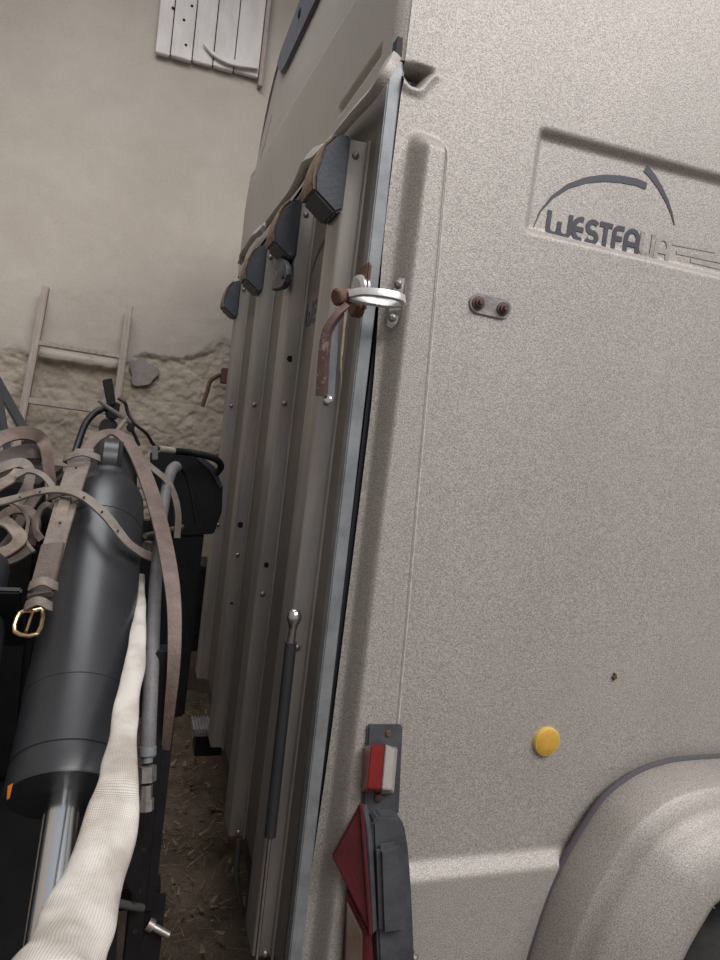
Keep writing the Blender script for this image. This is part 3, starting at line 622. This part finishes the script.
prism('housing_cover', [q(374,842,-.032),(q(397,838,-.032)),q(403,880,-.032),q(406,918,-.032),q(402,925,-.032),q(377,928,-.032)], (0,-0.018,0.0), M['lampgrey'], hou, 0.007)
ribbon('housing_flange', [q(364,806,-.038),q(368,830,-.040),q(371,870,-.041),q(374,930,-.041)], 0.005, 0.010, (-0.8,-0.6,0), M['lampgrey'], hou, 6)
tl_ = [atx(361,803,0.045),atx(331,858,0.045),atx(371,938,0.045)]
refl = prism('triangle_reflector', [aty(361,803,-.094),aty(332,857,-0.074),aty(371,936,-.098)], (0.002,0.008,0), M['redrefl'], tr, 0.002)
tube('reflector_rim', [aty(361,804,-.095),aty(366,870,-.098),aty(370.5,934,-.099)], 0.0035, M['redrefl'], refl, 8, 3)
prism('rear_lamp', [aty(346,885,-.072),aty(368,930,-.092),aty(370,985,-.092),aty(340,985,-.068)], (0.012,0.014,0), M['redrefl'], tr, 0.002)
prism('clear_lens', [aty(347,900,-.080),aty(363,932,-.093),aty(362,985,-.093),aty(344,985,-.078)], (-0.002,-0.004,0), M['smokelens'], tr, 0.002)
c = aty(408,955,-.07); lathe('housing_bolt', c, c+Vector((0.012,-0.012,0)), [(0,0.011),(0.008,0.011),(0.010,0.007),(0.016,0.006)], M['bolt'], hou, 12)

# dried mud speck on the side panel
c = aty(614,676,SY); bm = bmesh.new(); bmesh.ops.create_icosphere(bm, subdivisions=2, radius=0.006)
for v in bm.verts: v.co = Vector((v.co.x*0.8,v.co.y*0.7,v.co.z*1.15))*(1+0.25*math.sin(900*v.co.x+700*v.co.z))+c+Vector((0,-0.002,0))
mb = bmo('mud_speck', bm, M['bug']); tag(mb, 'small brown lump of dried mud stuck on the trailer side above mudguard', 'mud lump')

# ================================================================== HYDRAULIC MACHINE
mc = empty('hydraulic_machine', (-0.42,0.3,0.0), 'dark machine with thick black hydraulic cylinder and chrome rod beside trailer', 'machine')
A = np.array([-0.3528,0.3184,1.1866]); B = np.array([-0.3506,-0.0724,0.9039]); d = (B-A)/np.linalg.norm(B-A)
up = np.array([0,0,1.0]); up = up-d*(up@d); up /= np.linalg.norm(up); sd_ = np.cross(d,up)
R0 = 0.0725
def cyl(name, A, m, parent, Lg, r=R0):
    pr_ = [(-0.185,r*0.58),(-0.182,r*0.66),(-0.172,r*0.71),(-0.085,r*0.76),(-0.070,r*0.80),(-0.060,r*0.90),(-0.045,r*0.96),(-0.005,r),(0.035,r),(0.0355,r*0.985),(0.038,r*0.985),(0.0385,r),(0.335,r),(0.336,r*1.022),(0.374,r*1.022),(0.375,r*1.008),(0.472,r*1.008),(0.473,r*0.985),(0.477,r*0.985),(0.478,r*1.012),(0.508,r*1.012),(0.514,r*0.98),(0.5145,r*0.50)]
    b = lathe(name, A-d*0.185, A+d*1.0, [(t_+0.185,r_) for t_,r_ in pr_], m, parent, 64)
    lathe('piston_rod', A+d*0.45, A+d*1.05, [(0,0.0225),(0.6,0.0225)], M['rod'], b, 40)
    return b
Lg = np.linalg.norm(B-A)+0.075+0.005
bar = cyl('hydraulic_cylinder', A, M['paintblack'], mc, Lg)
bar['label'] = 'thick black hydraulic cylinder with long highlight'
# mounting eye at the upper end
E0 = A-d*0.135+up*0.024
lathe('eye_slot', E0-sd_*0.0215, E0+sd_*0.0215, [(0,0.0475),(0.043,0.0475)], M['hole'], bar, 32)
lathe('mounting_eye', E0+up*0.004-sd_*0.017, E0+up*0.004+sd_*0.017, [(0,0.042),(0.004,0.047),(0.030,0.047),(0.034,0.042)], M['paintblack'], bar, 40)
# orange tag on the cylinder end
prism('orange_mark', [aty(8,786,-.13),aty(13,783,-.13),aty(10,797,-.13),aty(7,799,-.13)], (0,-0.002,0), M['amberlens'], bar)
# second cylinder
A_2 = np.array([-0.530,0.085,1.005])
cyl('hydraulic_cylinder', A_2, M['paintblack'], mc, 0.60, 0.062)
prism('flange_plate', [Vector(A_2+sd_*a+up*b-d*0.08) for a,b in ((-0.08,-0.07),(0.08,-0.07),(0.08,0.05),(0.06,0.07),(-0.08,0.07))], Vector(d*0.012), M['blackmatt'], mc, 0.003)
# chassis below
box('chassis_body', (-0.72,-0.25,0.14), (-0.30,0.95,0.585), M['blackmatt'], mc, 0.01)
box('deck_plate', (-0.74,-0.30,0.585), (-0.262,0.98,0.60), M['blackmatt'], mc, 0.002)
for x,y in ((-0.68,-0.2),(-0.34,-0.2),(-0.68,0.88),(-0.34,0.88)): box('leg', (x-0.03,y-0.04,-0.012), (x+0.03,y+0.04,0.16), M['blackmatt'], mc, 0.004)
box('front_skid', (-0.74,-0.9,0.36), (-0.40,-0.25,0.44), M['blackmatt'], mc, 0.006)
box('cross_tie', (-0.30,0.16,0.52), (-0.19,0.20,0.56), M['blackmatt'], mc, 0.003)
# upright drilled rail
rail = box('upright_rail', (-0.247,0.045,-0.01), (-0.222,0.085,1.03), M['blackmatt'], mc, 0.002)
box('rail_flange', (-0.222,0.058,0.0), (-0.190,0.064,0.62), M['blackmatt'], rail, 0.001)
box('rail_flange', (-0.222,0.050,0.60), (-0.207,0.085,1.02), M['blackmatt'], rail, 0.001)
for k in range(10): lathe('hole', (-0.2345,0.0442,0.30+0.068*k), (-0.2345,0.05,0.30+0.068*k), [(0,0.0042),(0.004,0.0042)], M['hole'], rail, 12)
lathe('rail_bolt', (-0.215,0.055,0.575), (-0.175,0.045,0.555), [(0,0.010),(0.010,0.010),(0.0105,0.006),(0.04,0.006)], M['bolt'], rail, 10)
# gusset pieces seen beside the canvas
prism('gusset', [aty(130,845,.0),aty(143,842,.0),aty(138,905,.0),aty(122,880,.0)], (0,0.012,0), M['blackmatt'], mc, 0.002)
tube('cross_bolt', [aty(112,902,-.02),aty(142,908,.03)], 0.006, M['chassis'], mc, 10, 1)
# end plate with chamfered corner
pl = [(150,452),(198,456),(214,466),(223,486),(222,512),(214,534),(186,536),(150,532)]
ep = prism('end_plate', [aty(a,b,0.75) for a,b in pl], (0,0.02,0), M['blackmatt'], mc, 0.003)
prism('end_plate_lip', [aty(200,455,0.742),aty(214,466,0.742),aty(223,486,0.742),aty(220,488,0.742),aty(210,470,0.742),aty(197,459,0.742)], (0,0.012,0), M['rubber'], ep)
box('plate_bracket', (-0.36,0.76,0.60), (-0.12,0.80,1.12), M['blackmatt'], mc, 0.006)
tube('spacer_pin', [aty(145,536,.42),aty(182,527,.52)], 0.006, M['bolt'], mc, 10, 1)
lathe('adjusting_nut', aty(146,548,.36), aty(156,546,.38), [(0,0.014),(0.012,0.014),(0.0125,0.009),(0.03,0.009)], M['bolt'], mc, 6)
prism('small_clamp', [aty(152,446,.62),aty(158,446,.62),aty(158,460,.62),aty(152,460,.62)], (0,0.012,0), M['galv'], mc, 0.002)
# grey wrapped hose with fitting
hz = [(147.5,757,-.03),(149,720,-.01),(152,660,.05),(154,610,.16),(157,565,.26),(161,525,.35),(166,492,.43),(171,472,.49),(176,467,.52)]
ho = tube('wrapped_hose', [aty(*p) for p in hz], [.0112]*7+[.0125,.0135], M['hose'], mc, 16, 8)
tube('black_hose', [aty(*p) for p in ((175,466,.52),(182,469,.54),(188,480,.55),(193,500,.55),(197,525,.55))], 0.0055, M['hoseblack'], mc, 10, 6)
f0 = aty(147.5,754,-.03); f1 = aty(145.5,806,-.05); fd = (f1-f0)
lathe('crimp_collar', f0-fd*0.15, f1, [(0,0.0125),(0.012,0.0125),(0.014,0.008),(0.022,0.008)], M['galv'], ho, 20)
lathe('hex_nut', f0+fd*0.22, f1, [(0,0.011),(0.001,0.0135),(0.022,0.0135),(0.023,0.011)], M['bolt'], ho, 6)
lathe('elbow', f0+fd*0.60, f1+fd*0.4, [(0,0.009),(0.018,0.009),(0.0185,0.0115),(0.034,0.0115),(0.036,0.008)], M['bolt'], ho, 8)
# cables and hoses at the top end
tube('black_hose', [aty(*p) for p in ((70,470,.50),(77,447,.56),(86,423,.60),(98,411,.62),(112,407,.64))], 0.0075, M['hoseblack'], mc, 10, 6)
tube('black_hose', [aty(*p) for p in ((172,451,.66),(186,452,.68),(203,455,.69),(217,460,.70),(221,467,.71),(216,474,.72))], 0.0085, M['hoseblack'], mc, 10, 6)
tube('hose_ferrule', [aty(159,449,.64),aty(174,451,.66)], 0.0085, M['ferrule'], mc, 12, 1)
tube('cable', [aty(*p) for p in ((118,398,.63),(125,403,.63),(128,413,.63),(135,424,.62),(146,433,.62),(153,444,.63),(159,449,.64))], 0.004, M['hoseblack'], mc, 8, 6)
tube('cable', [aty(*p) for p in ((132,430,.62),(136,438,.62),(139,446,.62))], 0.004, M['hoseblack'], mc, 8, 4)
tube('linkage_bar', [aty(98,400,.58),aty(113,411,.60),(aty(134,425,.63))], [.004,.005,.0055], M['stepmetal'], mc, 8, 4)
tube('linkage_bar', [aty(110,440,.52),aty(118,430,.57),aty(126,419,.62)], 0.0055, M['leather_grey'], mc, 8, 3)
box_ = prism('locking_tab', [aty(102,380,.62),aty(112,378,.62),aty(116,404,.62),aty(107,406,.62)], (0,0.012,0), M['blackmatt'], mc, 0.002)
prism('link_block', [aty(104,404,.63),aty(120,402,.63),aty(118,420,.63),aty(106,420,.63)], (0,0.03,0), M['blackmatt'], mc, 0.004)
lathe('link_eye', aty(105,428,.63), aty(116,430,.65), [(0,0.012),(0,0.022),(0.018,0.022),(0.018,0.012)], M['paintblack'], mc, 24)
prism('link_clamp', [aty(126,424,.60),aty(135,424,.60),aty(134,432,.60),aty(127,432,.60)], (0,0.02,0), M['hoseblack'], mc, 0.003)
box('machine_hood', (-0.98,0.47,0.60), (-0.475,0.92,1.225), M['blackmatt'], mc, 0.012)
# arms at the left edge
beam('lift_arm', aty(-14,362,1.1), aty(34,448,1.0), 0.026, 0.026, M['hoseblack'], mc); beam('lift_arm', aty(-4,380,0.95), aty(9,460,0.85), 0.018, 0.026, M['hoseblack'], mc)
box('cross_tube', (-0.95,0.62,1.05), (-0.30,0.70,1.13), M['blackmatt'], mc, 0.01)
beam('mast_strut', aty(34,442,1.0), (-0.62,0.90,0.60), 0.05, 0.05, M['blackmatt'], mc)

# ================================================================== CANVAS SLEEVE
cs = [((141,575),.28,.006),((140,610),.13,.009),((136,655),-.01,.0135),((127,705),-.12,.0150),((121,750),-.21,.0170),((119,780),-.28,.0205),((114,807),-.30,.0250),((102,853),-.34,.0270),((84,907),-.405,.0300),((64,957),-.475,.0315),((48,1000),-.54,.032)]
cv = tube('canvas_sleeve', [aty(*p,y) for p,y,r in cs]+[aty(48,1000,-.54)+Vector((0.0,-0.05*t_**0.5,-t_)) for t_ in (0.07,0.16,0.30,0.50,0.72)]+[Vector((-0.32,-0.59,0.03))], [r*1.02 for p,y,r in cs]+[0.032]*6, M['canvas'], None, 28, 12, ((0,-0.78,0.62),0.48), True, 0.045)
tag(cv, 'off white woven canvas sleeve running down beside the black cylinder', 'sleeve')

# ================================================================== LEATHER STRAPS
NV = (0.05,-0.8,0.6)
def onc(t, ang, r=R0+0.004):   # point on the barrel surface: t metres along axis, ang degrees from the top, + = right
    a = math.radians(ang); return Vector(A+d*t+r*(math.cos(a)*up-math.sin(a)*sd_*(-1 if np.dot(sd_,[1,0,0])>0 else 1)))
def nonc(ang):
    a = math.radians(ang); return tuple(math.cos(a)*up-math.sin(a)*sd_*(-1 if np.dot(sd_,[1,0,0])>0 else 1))
G = 'harness straps over the cylinder'
# belt with keepers and brass buckle
be = empty('buckle_strap', (-0.42,0.2,1.15), 'wide dusty leather strap with keepers and brass buckle along the cylinder', 'strap', G)
bp_ = [(85,450,.36),(80,462,.33),(72,485,.27),(60,525,.17),(50,560,.09),(41,592,.02)]
ribbon('belt', [aty(*p) for p in bp_], 0.040, 0.006, (-0.25,-0.75,0.6), M['leather_grey'], be, 8, [.034,.040,.040,.036,.034,.032])
bd = ribbon('stitched_end', [aty(a,b,y-0.008) for a,b,y in ((53,545,.12),(47,570,.07),(40,596,.015))], 0.034, 0.008, (-0.25,-0.75,0.6), M['leather_dark'], be, 6)
for s_ in (-1,0,1):
    for k in range(9):
        t = k/8; p = aty(52-10*t+s_*4, 548+42*t, .115-.085*t-0.014); 
        bm = box_bm((p.x-0.0008,p.y-0.001,p.z-0.002),(p.x+0.0008,p.y+0.001,p.z+0.002)); bmo('stitch', bm, M['leather_tan'], bd, False)
for (a,b,y,wd,m_) in ((82,456,.335,.048,'leather_grey'),(67,495,.235,.050,'leather_dark'),(43,584,.02,.036,'leather_grey'),(38,604,-.01,.034,'leather_grey')):
    c0 = aty(a-wd*340,b+2,y-0.01); c1 = aty(a,b-3,y-0.018); c2 = aty(a+wd*340,b+2,y-0.01)
    ribbon('keeper', [c0+Vector((0,0.02,-0.006)),c0,c1,c2,c2+Vector((0,0.02,-0.006))], 0.013 if b != 492 else 0.02, 0.004, [(-1,0,0),(-0.6,-0.7,0.4),(0,-0.8,0.6),(0.6,-0.7,0.4),(1,0,0)], M[m_], be, 5)
ribbon('strap_tip', [aty(66,498,.225),aty(61,515,.19),aty(58,524,.175),aty(57,530,.17)], 0.018, 0.005, (-0.2,-0.8,0.55), M['leather_tan'], be, 6, [.018,.021,.017,.006])
bk = [aty(*p) for p in ((33,611,-.02),(43,611,-.02),(37,634,-.06),(15,632,-.05),(20,613,-.02),(33,611,-.02))]
bo = tube('buckle', bk, 0.0028, M['brass'], be, 8, 3); tube('prong', [aty(33,611,-.022),aty(26,632,-.062)], 0.0018, M['brass'], bo, 8, 1)
for a,b,y in ((76,468,.295),(79,452,.33),(60,523,.17)):
    c = aty(a,b,y-0.009); lathe('punch_hole', c, c+Vector((0,-0.001,0.0007)), [(0,0.0022),(0.0012,0.0022)], M['hole'], be, 8)
# long brown strap arching over the top and hanging along the right side
lb_ = [((80,462),.36,(-0.3,-0.8,.5),.022),((90,445),.40,(-.2,-.5,.8),.024),((102,435),.43,(0,-.4,.9),.026),((116,433),.43,(.1,-.4,.9),.027),((130,445),.41,(.2,-.6,.75),.028),((145,475),.36,(.25,-.8,.5),.030),((158,515),.29,(.2,-.9,.3),.030),((168,560),.16,(.1,-1,.15),.027),((174,605),.08,(.0,-1,.1),.023),((174,660),.03,(-.1,-1,.1),.020),((169,715),.03,(-.1,-1,.1),.016),((163,775),.075,(-.1,-1,.1),.012)]
ls = ribbon('long_strap', [aty(*p,y) for p,y,n_,w_ in lb_], 0.03, 0.005, [n_ for p,y,n_,w_ in lb_], M['leather'], None, 10, [w_ for p,y,n_,w_ in lb_])
tag(ls, 'long brown leather strap arching over the cylinder end and hanging down its right side', 'strap', G)
# thin holed strap lying across the barrel
ts = [((-8,504),.26,(-.1,-.6,.8)),((14,499),.26,(-.1,-.6,.8)),((38,492),.24,(-.1,-.6,.8)),((62,490),.22,(-.1,-.6,.8)),((84,497),.195,(0,-.6,.8)),((106,516),.168,(.05,-.6,.8)),((126,541),.155,(.3,-.6,.7)),((140,552),.175,(.6,-.6,.4)),((152,557),.22,(.8,-.5,.2))]
tsr = ribbon('holed_strap', [aty(*p,y) for p,y,n_ in ts], 0.0165, 0.0045, [n_ for p,y,n_ in ts], M['leather_grey'], None, 10)
tag(tsr, 'narrow grey leather strap with punched holes lying across the black barrel', 'strap', G)
for a,b,y in ((40,492,.236),(20,497.5,.254),(84,497.5,.191),(102,512,.168),(118,531,.154)):
    c = aty(a,b,y-0.0035); lathe('punch_hole', c, c+Vector((0,-0.0008,0.0009)), [(0,0.0020),(0.0012,0.0020)], M['hole'], tsr, 8)
t4 = ribbon('thin_strap', [aty(*p) for p in ((118,437,.47),(134,452,.46),(152,468,.45),(166,480,.44),(174,495,.43),(178,515,.42),(177,538,.41))], 0.014, 0.004, [(.1,-.7,.7)]*3+[(.3,-.9,.4)]*4, M['leather_grey'], None, 8)
tag(t4, 'thin pale leather strap running behind the long brown strap', 'strap', G)
# heap of straps at the left edge
G2 = 'heap of straps at the left edge'
def st_(lbl, pts_, wd, m_, n_, name='harness_strap', th=0.005):
    o = ribbon(name, [aty(*p) for p in pts_], wd, th, n_, M[m_], None, 8); tag(o, lbl, 'strap', G2); return o
st_('broad brown leather band looping at the top of the strap heap', [(-14,452,.42),(-2,440,.44),(16,434,.48),(32,434,.52),(42,441,.54),(47,455,.52),(50,480,.48),(52,505,.42)], 0.030, 'leather', [(-.1,-.95,.3)]*3+[(.3,-.9,.3)]*2+[(.7,-.7,.1)]*3)
st_('dark underside strap sagging beneath the broad brown band', [(-14,470,.47),(6,458,.50),(24,452,.53),(40,452,.55)], 0.034, 'leather_dark', (0,-.9,.4))
st_('grey leather strap bent just below the broad brown band', [(-12,474,.40),(6,466,.40),(22,463,.41),(30,472,.40),(26,490,.38),(14,508,.36)], 0.020, 'leather_grey', [(-.1,-.9,.4)]*3+[(.6,-.7,.3)]*3)
st_('thin looped grey strap curving toward the buckle strap', [(16,476,.33),(28,471,.33),(40,474,.32),(50,483,.31),(55,494,.30)], 0.011, 'leather_grey', (0,-.7,.7))
st_('pale tan strap end poking out at the left frame edge', [(-12,492,.33),(2,484,.33),(12,478,.34),(20,470,.36)], 0.022, 'leather_tan', (-.3,-.8,.5))
st_('crumpled tan strap twisted in the middle of the heap', [(2,520,.30),(12,527,.28),(20,538,.26),(12,548,.25),(-4,556,.24)], 0.024, 'leather_tan', [(.2,-.8,.5),(.5,-.7,.4),(.1,-.8,.6),(-.5,-.6,.6),(-.2,-.8,.5)])
st_('dark leather strap crossing the heap diagonally', [(-10,560,.27),(10,540,.30),(24,515,.33),(40,492,.36)], 0.020, 'leather_dark', (-.4,-.8,.4))
st_('grey strap tail curling beside the brass buckle strap', [(56,508,.26),(46,505,.26),(38,515,.26),(36,530,.25),(42,540,.24)], 0.012, 'leather_grey', [(-.2,-.9,.4),(-.1,-.7,.7),(-.7,-.7,.1),(-.6,-.7,-.2),(-.2,-.9,.2)])
st_('dark folded strap lying lowest against the left frame edge', [(-14,575,.22),(4,562,.24),(18,556,.25),(30,548,.26)], 0.022, 'leather_dark', (-.2,-.7,.7))
st_('short dark strap standing upright behind the tan crumple', [(10,560,.31),(14,535,.34),(20,508,.37),(30,488,.40)], 0.018, 'leather_dark', (-.5,-.8,.2))
st_('thin pale cord looped over the dark straps', [(4,500,.29),(18,505,.285),(28,520,.28),(26,540,.27),(34,552,.25)], 0.006, 'leather_tan', (0,-.8,.6))
st_('limp brown strap drooping at the bottom of the heap', [(-10,530,.34),(8,512,.34),(26,510,.33),(36,522,.31),(30,545,.29)], 0.018, 'leather', [(-.2,-.8,.5),(0,-.8,.6),(.2,-.8,.5),(.6,-.7,.3),(.5,-.8,0)])
